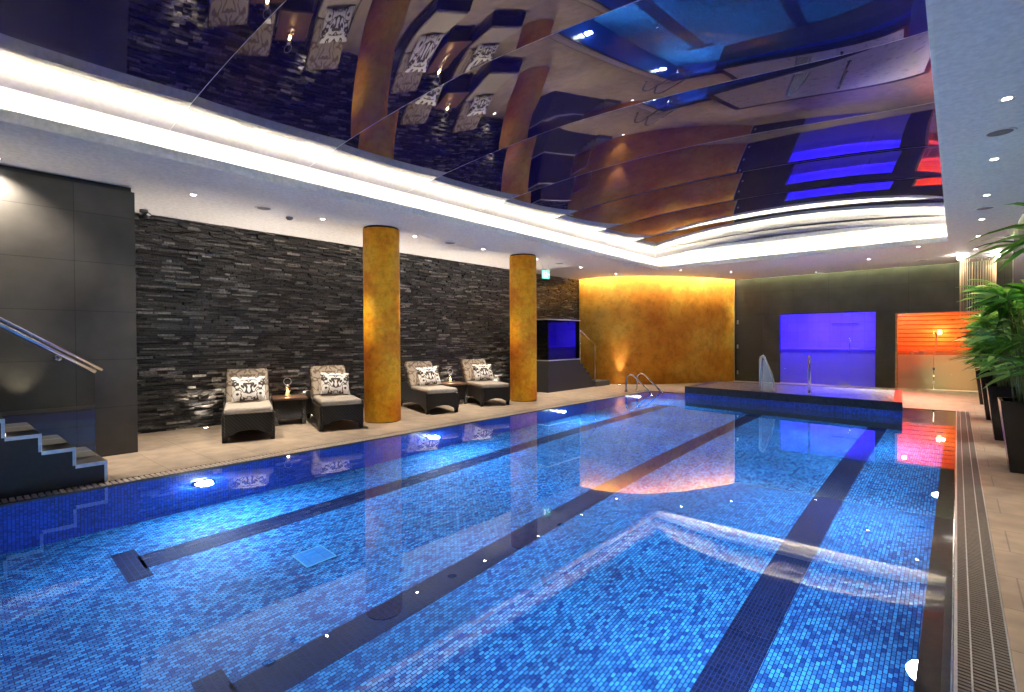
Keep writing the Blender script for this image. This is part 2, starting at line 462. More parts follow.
fs += [(0,1,3,2),((len(inner)-1)*4,(len(inner)-1)*4+2,(len(inner)-1)*4+3,(len(inner)-1)*4+1)]
b.add(vs, fs, None, True)
gw = recalc(b.build('wall_far_left', M['gold_wall'], flat=False))
me = gw.data
for p in me.polygons: p.use_smooth = abs(p.normal.z) < .5
struct(gw)
for p in me.polygons:
    if abs(p.normal.z) > .5 : p.use_smooth = False
# bright corner bead at the end of the gold wall
struct(MB().box(-5.185, -5.155, 16.36, 16.375, 0, ZC+.2).build('trim_4', M['trim']))

# dark slate back wall with two openings
wz0 = 2.0; sx0, sx1 = -3.93, -1.62; ox0, ox1 = -1.20, .62; oz = 1.94; WT = .14
b = MB()
b.box(-6.3, sx0, YB, YB+WT, 0, wz0); b.box(sx1, ox0, YB, YB+WT, 0, wz0); b.box(ox1, 4, YB, YB+WT, 0, wz0)
b.box(-6.3, 4, YB, YB+WT, wz0, ZC+.3); b.box(ox0, ox1, YB, YB+WT, oz, wz0)
struct(b.build('wall_back', M['slate_xz']))
# concealed door in the slate
dr = thing('door_1', 'flush slate clad door beside the gold wall', 'door'); struct(dr)
M['slate_door'] = plain('slate_door', (.052,.049,.044), .5)
MB().box(-5.14, -4.38, YB-.012, YB+.0, .01, 2.0).build('door_leaf', M['slate_door'], dr)
for z in (.2, 1.0, 1.75):
    MB().box(-5.13, -5.085, YB-.03, YB-.012, z, z+.12).build('hinge', M['trim'], dr, .004)

# corridor side wall with planters in front
b = MB(); b.box(XRW, XRW+.2, -2.6, 13.4, 0, ZC+.25)
struct(b.build('wall_right', M['slate_yz']))
struct(MB().box(XRW-.012, XRW+.02, 13.4, 13.43, 0, ZC).build('trim_5', M['trim']))
b = MB(); b.box(3.2, 3.4, 13.3, YB, 0, ZC+.25); b.box(XRW+.2, 3.4, 13.2, 13.4, 0, ZC+.25)
struct(b.build('wall_corridor', M['slate_yz']))
struct(MB().box(XW-.3, 1.0, -2.8, -2.6, 0, ZC+.25).build('wall_near', M['slate_xz']))

# ------------------------------------------------------------------ ceiling
b = MB()
ZCt = ZC+.05
def slab(x0, x1, y0, y1): b.box(x0, x1, y0, y1, ZC, ZCt)
slab(XW-.3, LX0, -2.8, LY1); slab(LX1, XRW-.08, -2.8, 13.4); slab(LX0, LX1, -2.8, LY0)
slab(LX0-2.85, LX1, LY1, 12.75)
# far soffit: stops short of gold wall and back wall (light slots)
gap = .10
poly = [(-8.9, 12.75)]
sl = []
for i, p in enumerate(cur):
    t = (cur[min(i+1,len(cur)-1)]-cur[max(i-1,0)]).normalized(); sl.append((p.x + t.y*gap, p.y - t.x*gap))
sl = [q for q in sl if q[1] > 12.76]
poly = [(sl[0][0], 12.75)] + sl + [(-4.98, YB-.14), (4, YB-.14), (4, 13.4), (LX1, 13.4), (LX1, 12.75)]
b.prism(poly, ZC, ZCt, 'z')
b.box(XRW, 4, 13.2, 13.4, ZC, ZCt)
ce = recalc(b.build('ceiling', M['white'])); struct(ce)
# slab above slots
struct(MB().box(-9.2, 4, 12.7, 19.2, ZC+.42, ZC+.5).build('ceiling_slot_top', M['white']))
struct(MB().box(XRW-.2, XRW+.4, -2.8, 13.4, ZC+.26, ZC+.34).build('ceiling_slot_cap', M['white']))
struct(MB().box(XW-.3, XW, -2.8, 13, ZC+.06, ZC+.14).build('ceiling_edge_cap', M['white']))

# cove lip, upstand
UX0, UX1, UY0, UY1 = -6.05, .05, LY0-.18, LY1+.18
def arch(x): return 3.655 - .205*((x+3.0)/3.05)**2
b = MB(); lz = ZC+.10
e_ = .004; zl = ZC-.003
b.box(LX0-.02, LX0+e_, LY0-.02, LY1+.02, zl, lz); b.box(LX1-e_, LX1+.02, LY0-.02, LY1+.02, zl, lz)
b.box(LX0+e_, LX1-e_, LY0-.02, LY0+e_, zl, lz); b.box(LX0+e_, LX1-e_, LY1-e_, LY1+.02, zl, lz)
b.box(LX0-.045, LX0-.02, LY0-.045, LY1+.045, lz-.012, lz); b.box(LX1+.02, LX1+.045, LY0-.045, LY1+.045, lz-.012, lz)
b.box(LX0-.02, LX1+.02, LY0-.045, LY0-.02, lz-.012, lz); b.box(LX0-.02, LX1+.02, LY1+.02, LY1+.045, lz-.012, lz)
struct(b.build('trim_6', M['cove']))
b = MB()
b.box(UX0-.06, UX0, UY0-.06, UY1+.06, ZCt, arch(UX0)+.06); b.box(UX1, UX1+.06, UY0-.06, UY1+.06, ZCt, arch(UX1)+.06)
for (ya, yb) in ((UY0-.06, UY0), (UY1, UY1+.06)):
    prof = [(UX0, ZCt)] + [(UX1, ZCt)]
    xs = [UX1 + (UX0-UX1)*k/24 for k in range(25)]
    prof += [(x, arch(x)+.06) for x in xs]
    b.prism(prof, ya, yb, 'y')
up_ = recalc(b.build('trim_7', M['cove'])); struct(up_)
# led strips on the ledge behind the lip
def strip(label, x0, x1, y0, y1, z, mat, name='led_strip', zt=.014, group='hidden cove light strips'):
    o = MB().box(x0, x1, y0, y1, z, z+zt).build(name, mat); return tag(o, label, 'light strip', group)
strip('long warm light strip tucked behind the cove lip over the lounger side', LX0-.032, LX0-.022, LY0, LY1, ZCt+.001, M['led'])
strip('long warm light strip tucked behind the cove lip over the planter side', LX1+.022, LX1+.032, LY0, LY1, ZCt+.001, M['led'])
strip('short warm light strip behind the arched far end of the ceiling recess', LX0, LX1, LY1+.022, LY1+.032, ZCt+.001, M['led'])
strip('short warm light strip behind the near end of the ceiling recess', LX0, LX1, LY0-.032, LY0-.022, ZCt+.001, M['led'])

# glossy black overlapping ceiling panels
edges = [UY0, .17] + [1.65+1.48*k for k in range(8)] + [UY1]
SA, SB = -.047, .035
ords = ['nearest', 'second', 'third', 'fourth', 'fifth', 'sixth', 'seventh', 'eighth', 'ninth', 'farthest']
nm = ['nearest glossy black ceiling panel, almost overhead at the start of the recess']
for i in range(len(edges)-1):
    y0, y1 = edges[i], edges[i+1]; Ln = 1.48; nx, ny = 40, 14
    tw, far = (-.075, 0) if y0 < 4.0 else (-.035, 0) if y0 < 5.5 else (.01, .012)
    b = MB(); vs = []; fs = []
    for j in range(ny+1):
        s = (y1-y0)*j/ny; z = SA*s + (SB-SA)*s*s/(2*Ln)
        for k in range(nx+1):
            x = UX0 + (UX1-UX0)*k/nx
            edge = 1 - abs((x+3)/3.05)**6
            vs.append((x, y0 + s, arch(x) + (z + tw*s*max(0, (x+3.2)/3.2) + far*(s-.74))*edge))
    for j in range(ny):
        for k in range(nx):
            a = j*(nx+1)+k; fs.append((a, a+nx+1, a+nx+2, a+1))
    b.add(vs, fs, None, True)
    b.add([(x, y, z+.012) for x, y, z in vs], [tuple(reversed(f)) for f in fs], None, True)
    rimA = [k for k in range(nx+1)]; rimB = [ny*(nx+1)+k for k in range(nx+1)]
    for rim_ in (rimA, rimB):
        b.add([vs[k] for k in rim_] + [(vs[k][0], vs[k][1], vs[k][2]+.012) for k in rim_], [(k, k+1, k+nx+2, k+nx+1) for k in range(nx)])
    if i == 0: lab = nm[0]
    elif i == len(edges)-2: lab = 'narrow glossy black ceiling panel against the arched far upstand'
    else:
        c = len(edges)-2-i
        lab = 'glossy black arched ceiling panel, %s before the narrow one at the far end' % {1:'first',2:'second',3:'third',4:'fourth',5:'fifth',6:'sixth',7:'seventh',8:'eighth'}[c]
    t = thing('ceiling_panel', lab, 'ceiling panel', group='overlapping glossy black ceiling panels')
    o = b.build('membrane', M['gloss'], t)
    # pale edge bead on the far rim
    bb = MB(); rim = vs[-(nx+1):]
    vv = []; ff = []
    for (x, y, z) in rim: vv += [(x, y-.0015, z-.001), (x, y+.0015, z-.001), (x, y-.0015, z+.004), (x, y+.0015, z+.004)]
    for k in range(nx):
        q = 4*k; ff += [(q,q+4,q+6,q+2),(q+1,q+3,q+7,q+5),(q,q+1,q+5,q+4)]
    bb.add(vv, ff)
    bb.build('edge_bead', M['trim'], t)

# ------------------------------------------------------------------ lights: fixtures with their own lamps
def lamp(name, kind, parent, loc, energy, color, size=.05, spot=None, blend=.6, target=None):
    l = bpy.data.lights.new(name, kind); l.energy = energy; l.color = color
    if kind == 'SPOT': l.spot_size = R(spot); l.spot_blend = blend; l.shadow_soft_size = size
    elif kind == 'AREA': l.size = size
    else: l.shadow_soft_size = size
    o = bpy.data.objects.new(name, l); col.objects.link(o); o.parent = parent; o.location = loc
    if target is not None:
        o.rotation_euler = Vector(target).to_track_quat('-Z', 'Y').to_euler()
    return o
DL_E = 230
def make_downlight(loc, label, group, spec):
    energy, ang = spec
    t = thing('downlight', label, 'downlight', loc, 0, group)
    MB().lathe([(.028,-.002),(.045,-.008),(.048,-.004),(.048,0)], 24, cap=False).build('bezel', M['trim'], t)
    MB().lathe([(.001,-.003),(.028,-.003)], 20, cap=False).build('lens', M['lens'], t)
    lamp('spot', 'SPOT', t, (0,0,-.02), energy, (1,.87,.72), .03, ang, 1)
    return t
dl0 = {}
def downlight(x, y, label, group):
    e = (190, 72) if 'planter' in group else (330, 72) if 'gold wall' not in label and 'window' not in label else (230, 46)
    if 'staircase' in label: e = (190, 125)
    if e not in dl0: dl0[e] = make_downlight((x,y,ZC), label, group, e); return dl0[e]
    return dup(dl0[e], (x,y,ZC), 0, label, group)
gl = 'downlights over the loungers'; gf = 'downlights over the far deck'; gr = 'downlights over the planter walk'
for y, lab in ((.47,'downlight above the staircase and slate panel, out at the near end'),(2.18,'downlight over the deck, first beyond the tall slate panel'),(3.88,'downlight over the deck between the second lounger and the stone wall'),
               (5.59,'downlight just beyond the top of the nearer gold column'),(7.28,'downlight midway between the tops of the two gold columns'),
               (8.99,'downlight just beyond the top of the farther gold column'),(10.77,'downlight over the blue lit landing near the exit sign'),(12.52,'downlight close before the gold wall and the far steps')):
    downlight(-7.1, y, lab, gl)
for x, y, lab in ((-5.45,13.0,'downlight near the corner of the ceiling recess by the gold wall'),(-4.61,14.32,'downlight above the end of the gold wall'),
               (-2.89,15.93,'downlight right above the blue lit window'),(-1.52,14.17,'downlight between blue and orange lit rooms, before the slate wall'),(-.58,12.91,'downlight beside the far corner of the recess near the planters')):
    downlight(x, y, lab, gf)
for y, lab in ((3.65,'downlight over the planter walk, overhead beside the viewer'),(5.39,'brightest downlight over the planter walk, nearest the viewer'),(7.13,'second downlight along the planter walk, beyond the round speaker'),(8.86,'third downlight along the planter walk'),
               (10.6,'downlight over the planter walk behind the overhanging palm leaf tips'),(12.33,'downlight over the planter walk among the palm leaf tips'),(14.08,'downlight over the planter walk above the string curtain')):
    downlight(.28, y, lab, gr)
M['speaker'] = plain('grey_grille', (.16,.16,.165), .5)
sp0 = None
for x, y, lab in ((-7.1,3.03,'round grey ceiling speaker between the first two deck downlights'),(-7.1,6.41,'round grey ceiling speaker between the gold columns'),(-7.1,9.88,'round grey ceiling speaker near the exit sign'),
               (.28,6.23,'large round grey ceiling speaker nearest the viewer over the planter walk'),(.29,9.73,'round grey ceiling speaker above the palm leaf tips'),(-.61,15.2,'round grey ceiling speaker above the orange lit room')):
    if sp0 is None:
        sp0 = thing('ceiling_speaker', lab, 'ceiling speaker', (x,y,ZC), 0, 'round ceiling speakers')
        MB().lathe([(.085,-.004),(.105,-.012),(.112,-.004),(.112,0)], 32, cap=False).build('bezel', M['white'], sp0)
        MB().lathe([(.001,-.007),(.088,-.005)], 32, cap=False).build('grille', M['speaker'], sp0)
    else: dup(sp0, (x,y,ZC), 0, lab, 'round ceiling speakers')
sd = thing('smoke_detector', 'small domed detector on the soffit before the second lounger', 'detector', (-7.35,3.5,ZC))
MB().lathe([(.05,0),(.05,-.02),(.03,-.04),(.002,-.045)], 24, cap=False).build('housing', M['speaker'], sd)
cc = thing('security_camera', 'small dark security camera at the top of the stone wall by the slate panel', 'camera', (-8.42,1.98,ZC))
MB().lathe([(.05,0),(.05,-.03),(.03,-.04)], 20).build('mount', M['speaker'], cc)
MB().tube([(-.10,.0,-.075),(.10,.03,-.085)], .04, 16).build('body', M['black'], cc)
MB().tube([(.10,.03,-.085),(.108,.031,-.0855)], .03, 16).build('lens', M['chrome'], cc)

# deck uplights
up0 = None
for y, lab in ((2.74,'small floor uplight before the stone wall, beside the first lounger'),(4.44,'small floor uplight before the stone wall, beside the nearer side table'),
               (6.1,'small floor uplight at the stone wall behind the nearer gold column'),(7.75,'small floor uplight at the stone wall behind the farther side table'),(9.3,'small floor uplight at the stone wall near the farther gold column')):
    if up0 is None:
        up0 = thing('floor_uplight', lab, 'uplight', (-8.50,y,0), 0, 'floor uplights along the stone wall')
        MB().lathe([(.03,.001),(.036,.006),(.045,.005),(.047,0)], 20, cap=False).build('rim', M['chrome'], up0)
        MB().lathe([(.001,.003),(.03,.003)], 16, cap=False).build('lens', M['uplens'], up0)
        lamp('beam', 'SPOT', up0, (0,0,.02), 170, (1,.84,.68), .02, 80, .8, (-.08,0,1))
    else: dup(up0, (-8.50,y,0), 0, lab, 'floor uplights along the stone wall')
ug = thing('floor_uplight', 'small floor uplight washing the gold wall beyond the far steps', 'uplight', (-7.28,13.02,0), 0)
MB().lathe([(.03,.001),(.036,.006),(.045,.005),(.047,0)], 20, cap=False).build('rim', M['chrome'], ug)
MB().lathe([(.001,.003),(.03,.003)], 16, cap=False).build('lens', M['uplens'], ug)
lamp('beam', 'SPOT', ug, (0,0,.02), 26, (1,.8,.5), .02, 44, 1, (-.02,.10,1))

# underwater lamps
pl0 = None
PL_E = 68
def pool_lamp(x, y, z, rz, label, group):
    global pl0
    if pl0 is None:
        pl0 = thing('pool_lamp', label, 'underwater lamp', (x,y,z), rz, group)
        Mx = Matrix.Rotation(PI/2, 4, 'Y')
        MB().lathe([(.10,0),(.10,.018),(.078,.024),(.074,.012)], 32, Mx, cap=False).build('bezel', M['chrome'], pl0)
        MB().lathe([(.074,.012),(.070,.045),(.050,.075),(.022,.09),(.001,.094)], 28, Mx, cap=False).build('lens', M['pool_lens'], pl0)
        lamp('beam', 'AREA', pl0, (.10,0,0), PL_E, (.75,.92,1), .12, None, 0, (1,0,-.12)).data.shape = 'DISK'
        return pl0
    return dup(pl0, (x,y,z), rz, label, group)
gp = 'underwater lamps along the lounger side'
for y, lab in ((1.83,'bright underwater lamp below the first lounger, nearest the staircase'),(4.83,'bright underwater lamp below the nearer gold column'),(8.02,'bright underwater lamp below the farther gold column'),(11.1,'underwater lamp beside the steel pool ladder')):
    pool_lamp(XL, y, -.52, 0, lab, gp)
gp = 'underwater lamps along the planter side'
for y, lab in ((2.75,'underwater lamp on the planter side, nearest the viewer'),(5.75,'underwater lamp on the planter side beside the nearest visible planter'),(8.8,'underwater lamp on the planter side toward the raised spa')):
    pool_lamp(XR+.045, y, -.24, PI, lab, gp)

# wall-top slot lights
b = MB()
for i in range(len(cur)-1):
    a0 = cur[i]; a1 = cur[i+1]
    t = (a1-a0).normalized(); nx_, ny_ = t.y, -t.x
    p = [(a0.x+nx_*.06, a0.y+ny_*.06), (a1.x+nx_*.06, a1.y+ny_*.06), (a1.x+nx_*.08, a1.y+ny_*.08), (a0.x+nx_*.08, a0.y+ny_*.08)]
    b.add([(q[0],q[1],ZC+.20) for q in p]+[(q[0],q[1],ZC+.21) for q in p], [(0,1,2,3),(7,6,5,4),(0,4,5,1),(1,5,6,2),(2,6,7,3),(3,7,4,0)])
tag(b.build('ceiling_light_strip', M['led_y']), 'amber light strip in the slot along the top of the gold wall', 'light strip', 'wall top light strips')
strip('pale light strip in the slot along the top of the slate back wall', -4.95, 3.0, YB-.09, YB-.07, ZC+.20, M['led_g'], 'ceiling_light_strip', group='wall top light strips')
strip('white light strip in the slot above the planter side wall', XRW-.06, XRW-.045, 4.0, 13.3, ZC+.25, M['led_w'], 'ceiling_light_strip', group='wall top light strips')

# ------------------------------------------------------------------ columns
for y, lab in ((4.87,'nearer gold round column standing beside the second lounger'),(8.44,'farther gold round column standing beside the fourth lounger')):
    t = thing('round_column', lab, 'column', (-7.02,y-.02,0), 0, 'gold columns on the deck')
    MB().lathe([(.288,.012),(.288,ZC-.03)], 64).build('shaft', M['gold_col'], t)
    MB().lathe([(.275,0),(.275,.013)], 64).build('base_joint', M['black'], t)
    MB().lathe([(.275,ZC-.031),(.275,ZC-.001)], 64).build('top_joint', M['black'], t)

# ------------------------------------------------------------------ loungers
def pillow_mesh(w, h, t, M_=None, n=14, pw=2.6):
    b = MB()
    for sgn in (1, -1):
        vs = []; fs = []
        for j in range(n+1):
            for i in range(n+1):
                u = -1+2*i/n; v = -1+2*j/n
                e = (1-abs(u)**pw)*(1-abs(v)**pw)
                pinch = 1-.07*(1-abs(u*v))* (abs(u)**4+abs(v)**4)
                vs.append((sgn*t*.5*max(e,0)**.55, u*w*.5*pinch, v*h*.5*pinch))
        for j in range(n):
            for i in range(n):
                a = j*(n+1)+i; q = (a, a+1, a+n+2, a+n+1)
                fs.append(q if sgn > 0 else tuple(reversed(q)))
        b.add(vs, fs, M_, True)
    return b
HEADS = [R(159), R(160), R(162), R(157)]      # back directions
def make_lounger(label):
    t = thing('sun_lounger', label, 'sun lounger', (0,0,0), 0, 'wicker sun loungers along the stone wall')
    # x points from back to foot
    b = MB()
    side = [(.78,.09),(.78,.36),(.05,.36),(-.10,.40),(-.22,.50),(-.40,.50),(-.75,.44),(-.75,.09),(-.62,.09),(-.45,.14),(.45,.14),(.62,.09)]
    for s in (-1, 1):
        y0, y1 = (.275,.31) if s > 0 else (-.31,-.275)
        b.prism(side, y0, y1, 'y')
    fr = [(-.275,.09),(-.21,.09),(-.12,.135),(0,.15),(.12,.135),(.21,.09),(.275,.09),(.275,.36),(-.275,.36)]
    b.prism(fr, .745, .78, 'x'); b.prism(fr, -.75, -.715, 'x')
    b.box(-.715,.745,-.275,.275,.33,.36)
    recalc(b.build('frame', M['wicker'], t, .008))
    for x in (.725, -.695):
        for y in (-.28, .28):
            MB().prism([(x-.03,.0),(x+.025,.0),(x+.045,.11),(x-.045,.11)], y-.028, y+.028, 'y').build('leg', M['wicker'], t, .005)
    MB().box(-.10,.80,-.285,.285,.362,.442).build('seat_mattress', M['fabric'], t, .035, 4)
    Mb = Matrix.Translation((-.10,0,.40)) @ Matrix.Rotation(R(-38), 4, 'Y')
    MB().box(-.07,.045,-.275,.275,.02,.60,Mb).build('back_cushion', M['damask_tan'], t, .035, 4)
    MB().box(-.11,-.072,-.29,.29,-.04,.61,Mb).build('backrest', M['wicker'], t, .01)
    return t
def make_cushion(label):
    t = pillow_mesh(.44, .38, .15).build('cushion', M['damask_white'])
    return tag(t, label, 'cushion', 'damask cushions on the loungers')
L_front = [(-6.91,2.73),(-6.74,3.96),(-6.86,6.0),(-6.84,7.36)]
ll = ['wicker sun lounger nearest the staircase, seen foot on','wicker sun lounger between the lantern side table and the nearer gold column','wicker sun lounger just beyond the nearer gold column','wicker sun lounger nearest the farther gold column']
cl = ['white damask cushion on the lounger nearest the staircase','white damask cushion on the lounger before the nearer gold column','white damask cushion on the lounger just beyond the nearer gold column','white damask cushion on the lounger nearest the farther gold column']
rzL = R(159) + PI
lo0 = cu0 = None
for i, (x, y) in enumerate(L_front):
    fdir = Vector((-math.cos(HEADS[i]), -math.sin(HEADS[i]))); rzi = HEADS[i] + PI
    c = Vector((x, y)) - fdir*.78
    if lo0 is None: lo0 = make_lounger(ll[0]); o = lo0; o.location = (c.x,c.y,0); o.rotation_euler = (0,0,rzi)
    else: o = dup(lo0, (c.x,c.y,0), rzi, ll[i])
    if cu0 is None: cu0 = make_cushion(cl[0]); q = cu0
    else: q = cu0.copy(); col.objects.link(q); q['label'] = cl[i]
    # cushion rests on the seat against the back cushion
    loc = Matrix.Translation((c.x,c.y,0)) @ Matrix.Rotation(rzi, 4, 'Z') @ Matrix.Translation((.055,[.01,.03,.02,.03][i],.628)) @ Matrix.Rotation(R([-30,-31,-29,-30][i]), 4, 'Y') @ Matrix.Rotation(R([1,-4,3,0][i]), 4, 'X')
    q.matrix_world = loc

def make_table(label):
    t = thing('side_table', label, 'side table', (0,0,0), 0, 'wicker side tables between loungers')
    MB().box(-.26,.26,-.25,.25,.385,.42).build('tabletop', plain('brown_woven_top', (.13,.075,.05), .4), t, .008)
    for x in (-.21,.21):
        for y in (-.20,.20):
            MB().prism([(y-.03,0),(y+.03,0),(y+.025,.385),(y-.025,.385)], x-.025, x+.025, 'x').build('leg', M['wicker'], t, .004)
    b = MB()
    for x in (-.215,.205): b.box(x,x+.01,-.175,.175,.11,.385)
    for y in (-.205,.195): b.box(-.185,.185,y,y+.01,.11,.385)
    b.build('woven_apron', M['wicker'], t)
    MB().box(-.2,.2,-.19,.19,.09,.11).build('lower_shelf', M['wicker'], t)
    return t
tb0 = make_table('dark wicker side table with a lit lantern, between the first two loungers')
tb0.location = (-7.98,3.765,0); tb0.rotation_euler = (0,0,rzL)
tb1 = dup(tb0, (-7.84,7.12,0), rzL, 'dark wicker side table between the two loungers beyond the nearer column')
M['frostglass'] = plain('milky_glass', (.75,.68,.6), .3, 0, .5, Transmission__Weight=.6)
def make_lantern(label, loc):
    t = thing('candle_lantern', label, 'lantern', loc, 0, 'candle lanterns on side tables')
    MB().lathe([(.05,0),(.055,.01),(.05,.02)], 24).build('base', M['trim'], t)
    MB().lathe([(.048,.02),(.052,.05),(.05,.10),(.03,.135),(.024,.15)], 24, cap=False).build('glass_body', glass('lantern_glass', (1,.93,.85), 1.45), t)
    MB().lathe([(.026,.02),(.027,.075),(.002,.08)], 16).build('candle', plain('wax', (.85,.72,.55), .5), t)
    MB().lathe([(.001,.082),(.009,.092),(.006,.104),(.001,.118)], 10, cap=False).build('flame', M['candle'], t)
    MB().lathe([(.034,.148),(.03,.165),(.012,.18),(.008,.19)], 20).build('cap', M['trim'], t)
    ring = [(.055*math.sin(a), 0, .235+.055*math.cos(a)) for a in [2*PI*k/24 for k in range(25)]]
    MB().tube(ring, .006, 8, cap=False).build('ring_handle', M['trim'], t)
    lamp('candle_light', 'POINT', t, (0,0,.10), 2.5, (1,.6,.28), .02)
    return t
ln0 = make_lantern('small lit candle lantern with ring handle on the nearer side table', (-8.04,3.77,.42))
ln0.rotation_euler = (0,0,R(60))
ln1 = dup(ln0, (-7.93,7.14,.42), R(75), 'small candle lantern on the farther side table')

# ------------------------------------------------------------------ near staircase
st = thing('staircase', 'dark slate staircase with white step edges and glass balustrade at the pool edge', 'staircase', (0,0,0))
SX0, SX1 = -6.98, -5.97
rise = [.19,.35,.505,.66,.815,.97,1.125,1.28,1.435]; ys = [1.09,.865,.64,.415,.19,-.035,-.26,-.485,-.71,-.935]
prof = [(ys[0],0.001)]
for i, z in enumerate(rise): prof += [(ys[i],z-.03),(ys[i+1],z-.03)]
prof += [(ys[-1],0.001)]
recalc(MB().prism(prof, SX0, SX1-.02, 'x').build('stair_body', M['slate_dark'], st))
recalc(MB().prism(prof, SX1-.02, SX1, 'x').build('side_cladding', M['slate_dark'], st))
for i, z in enumerate(rise):
    tr = MB().box(SX0, SX1-.02, ys[i+1], ys[i]+.004, z-.03, z).build('tread', M['slate_tread'], st)
    if i < 5: MB().box(SX1-.13, SX1-.07, ys[i+1]+.003, ys[i+1]+.012, z+.005, z+.022).build('step_light', emit('step_lamp', (1,.9,.75), 6), tr)
b = MB()
for i, z in enumerate(rise):
    b.box(SX1-.02, SX1+.004, ys[i+1]-.0, ys[i]+.004, z-.028, z+.002)
    zb = rise[i-1] if i else 0.002
    b.box(SX1-.02, SX1+.004, ys[i]-.02, ys[i]+.004, zb, z-.028)
M['edge'] = plain('white_step_edge', (.55,.66,.78), .35)
b.build('edge_strip', M['edge'], st)
gxx = -6.33
k = (1.48-1.01)/(.42-1.11)
gz = lambda y: 1.0 + k*(y-1.11)
gp_ = [(1.11,.195),(1.11,gz(1.11)),(-.9,gz(-.9)),(-.9,1.46),(-.71,1.436)]
prof = [(1.07,.192),(1.07,gz(1.07)-.03),(-.9,gz(-.9)-.03),(-.9,1.437),]
low = []
for i in range(len(rise)-1, -1, -1): low += [(max(ys[i+1],-.9), rise[i]+.001),(ys[i]-.01 if i else 1.07, rise[i]+.001)]
recalc(MB().prism([(1.07,gz(1.07)-.04),(-.9,gz(-.9)-.04)] + low, gxx-.006, gxx+.006, 'x').build('glass_panel', M['glass'], st))
for dx, dz, ya in ((.0,.035,1.12),(.05,-.02,1.06)):
    MB().tube([(gxx+.06+dx, ya, gz(ya)+dz), (gxx+.06+dx, -.9, gz(-.9)+dz)], .02 if dx else .016, 12).build('handrail', M['chrome'], st)
for ya in (.80,-.2):
    zz = gz(ya)-.06
    o = MB().tube([(gxx-.02,ya,zz),(gxx+.03,ya,zz)], .028, 16).build('rail_bracket', M['chrome'], st)
    MB().tube([(gxx+.03,ya,zz),(gxx+.08,ya,zz+.02)], .008, 8).build('bracket_arm', M['chrome'], o)
for ya, xx in ((.62,-7.12),(.18,-7.12)):
    q = lamp('wall_wash', 'SPOT', st, (xx,ya,.60 if ya > .5 else .95), 14, (1,.85,.62), .02, 70, .8, (-.14,0,1))

# ------------------------------------------------------------------ far raised landing with glass and steps
fs_ = thing('stepped_landing', 'dark slate landing with steps and blue reflecting glass before the stone wall', 'stepped landing', (0,0,0))
PX = -7.52
b = MB(); b.box(XW+.03, PX, 9.97, 11.38, 0, .78); b.build('landing_block', M['slate_dark'], fs_)
zz = .78
for i in range(5):
    y0 = 11.38+.14*i; z1 = .78-.12*(i+1)
    MB().box(XW+.03, PX, y0, y0+.14, 0, z1).build('step', M['slate_dark'], fs_)
MB().box(XW+.03, PX+.06, 12.08, 12.80, 0, .14).build('step', M['slate_tread'], fs_)
MB().box(PX-.014, PX-.004, 9.99, 11.35, .78, 1.80).build('glass_panel', M['glass'], fs_)
MB().box(XW+.05, PX-.02, 9.98, 9.99, .78, 1.80).build('glass_panel', M['glass'], fs_)
for z in (.775, 1.79):
    b = MB(); b.box(PX-.02, PX+.012, 9.97, 11.38, z, z+.022); b.box(XW+.04, PX-.02, 9.965, 9.99, z, z+.022); b.build('edge_rail', M['trim'], fs_)
MB().tube([(PX-.02,11.34,1.58),(PX-.02,12.20,1.13)], .016, 10).build('handrail', M['chrome'], fs_)
MB().tube([(PX-.02,11.40,1.55),(PX-.02,11.40,.66)], .010, 8).build('rail_post', M['chrome'], fs_)
MB().tube([(PX-.02,12.14,1.16),(PX-.02,12.14,.14)], .010, 8).build('rail_post', M['chrome'], fs_)

# exit sign
ex = thing('exit_sign', 'small hanging green lit exit sign beyond the farther gold column', 'exit sign', (-7.5,9.86,ZC), R(62))
MB().box(-.10,.10,-.012,.012,-.33,-.13).build('panel', emit('exit_green', (.2,.75,.62), 1.3), ex, .003)
for x in (-.08,.08): MB().tube([(x,0,-.13),(x,0,0)], .004, 6).build('hanger', M['chrome'], ex)
MB().box(-.12,.12,-.03,.03,-.13,-.10).build('housing', M['white'], ex, .004)
we = emit('exit_white', (.9,1,.97), 2)
b = MB()
for s in (-.0135, .0125):
    # running figure, doorway and arrow
    b.box(-.075,-.03,s,s+.001,-.30,-.16)
    b.prism([(.0,-.235),(.05,-.235),(.05,-.25),(.09,-.225),(.05,-.20),(.05,-.215),(.0,-.215)], s, s+.001, 'y')
    b.box(.01,.03,s,s+.001,-.19,-.165); b.prism([(.0,-.26),(.03,-.26),(.05,-.31),(.03,-.31),(.015,-.275),(-.01,-.30),(-.02,-.29)], s, s+.001, 'y')
b.build('pictogram', we, ex)

# ------------------------------------------------------------------ pool ladder
ld = thing('pool_ladder', 'polished steel grab rails curving over the pool edge near the far corner', 'pool ladder', (0,0,0))
for y in (11.34, 11.90):
    pts_ = [(-6.15,y,.0),(-6.15,y,.30)] + [(-6.15+.12*(1-math.cos(a)), y, .30+.12*math.sin(a)) for a in (.4,.8,1.2,1.57)]
    p = [(-6.15,y,0),(-6.15,y,.15),(-6.15,y,.30),(-6.135,y,.37),(-6.09,y,.42),(-6.02,y,.435),(-5.94,y,.41),(-5.86,y,.34),(-5.6,y,.10),(-5.48,y,-.02),(-5.45,y,-.12),(-5.47,y,-.3),(-5.47,y,-.75)]
    o = MB().tube(p, .021, 12).build('grab_rail', M['chrome'], ld)
    MB().lathe([(.04,0),(.04,.012),(.022,.018)], 20, Matrix.Translation((-6.15,y,0))).build('floor_flange', M['chrome'], o)
for z in (-.2,-.45,-.7):
    MB().box(-5.50,-5.42,11.36,11.88,z-.015,z+.015).build('rung', M['chrome'], ld, .005)

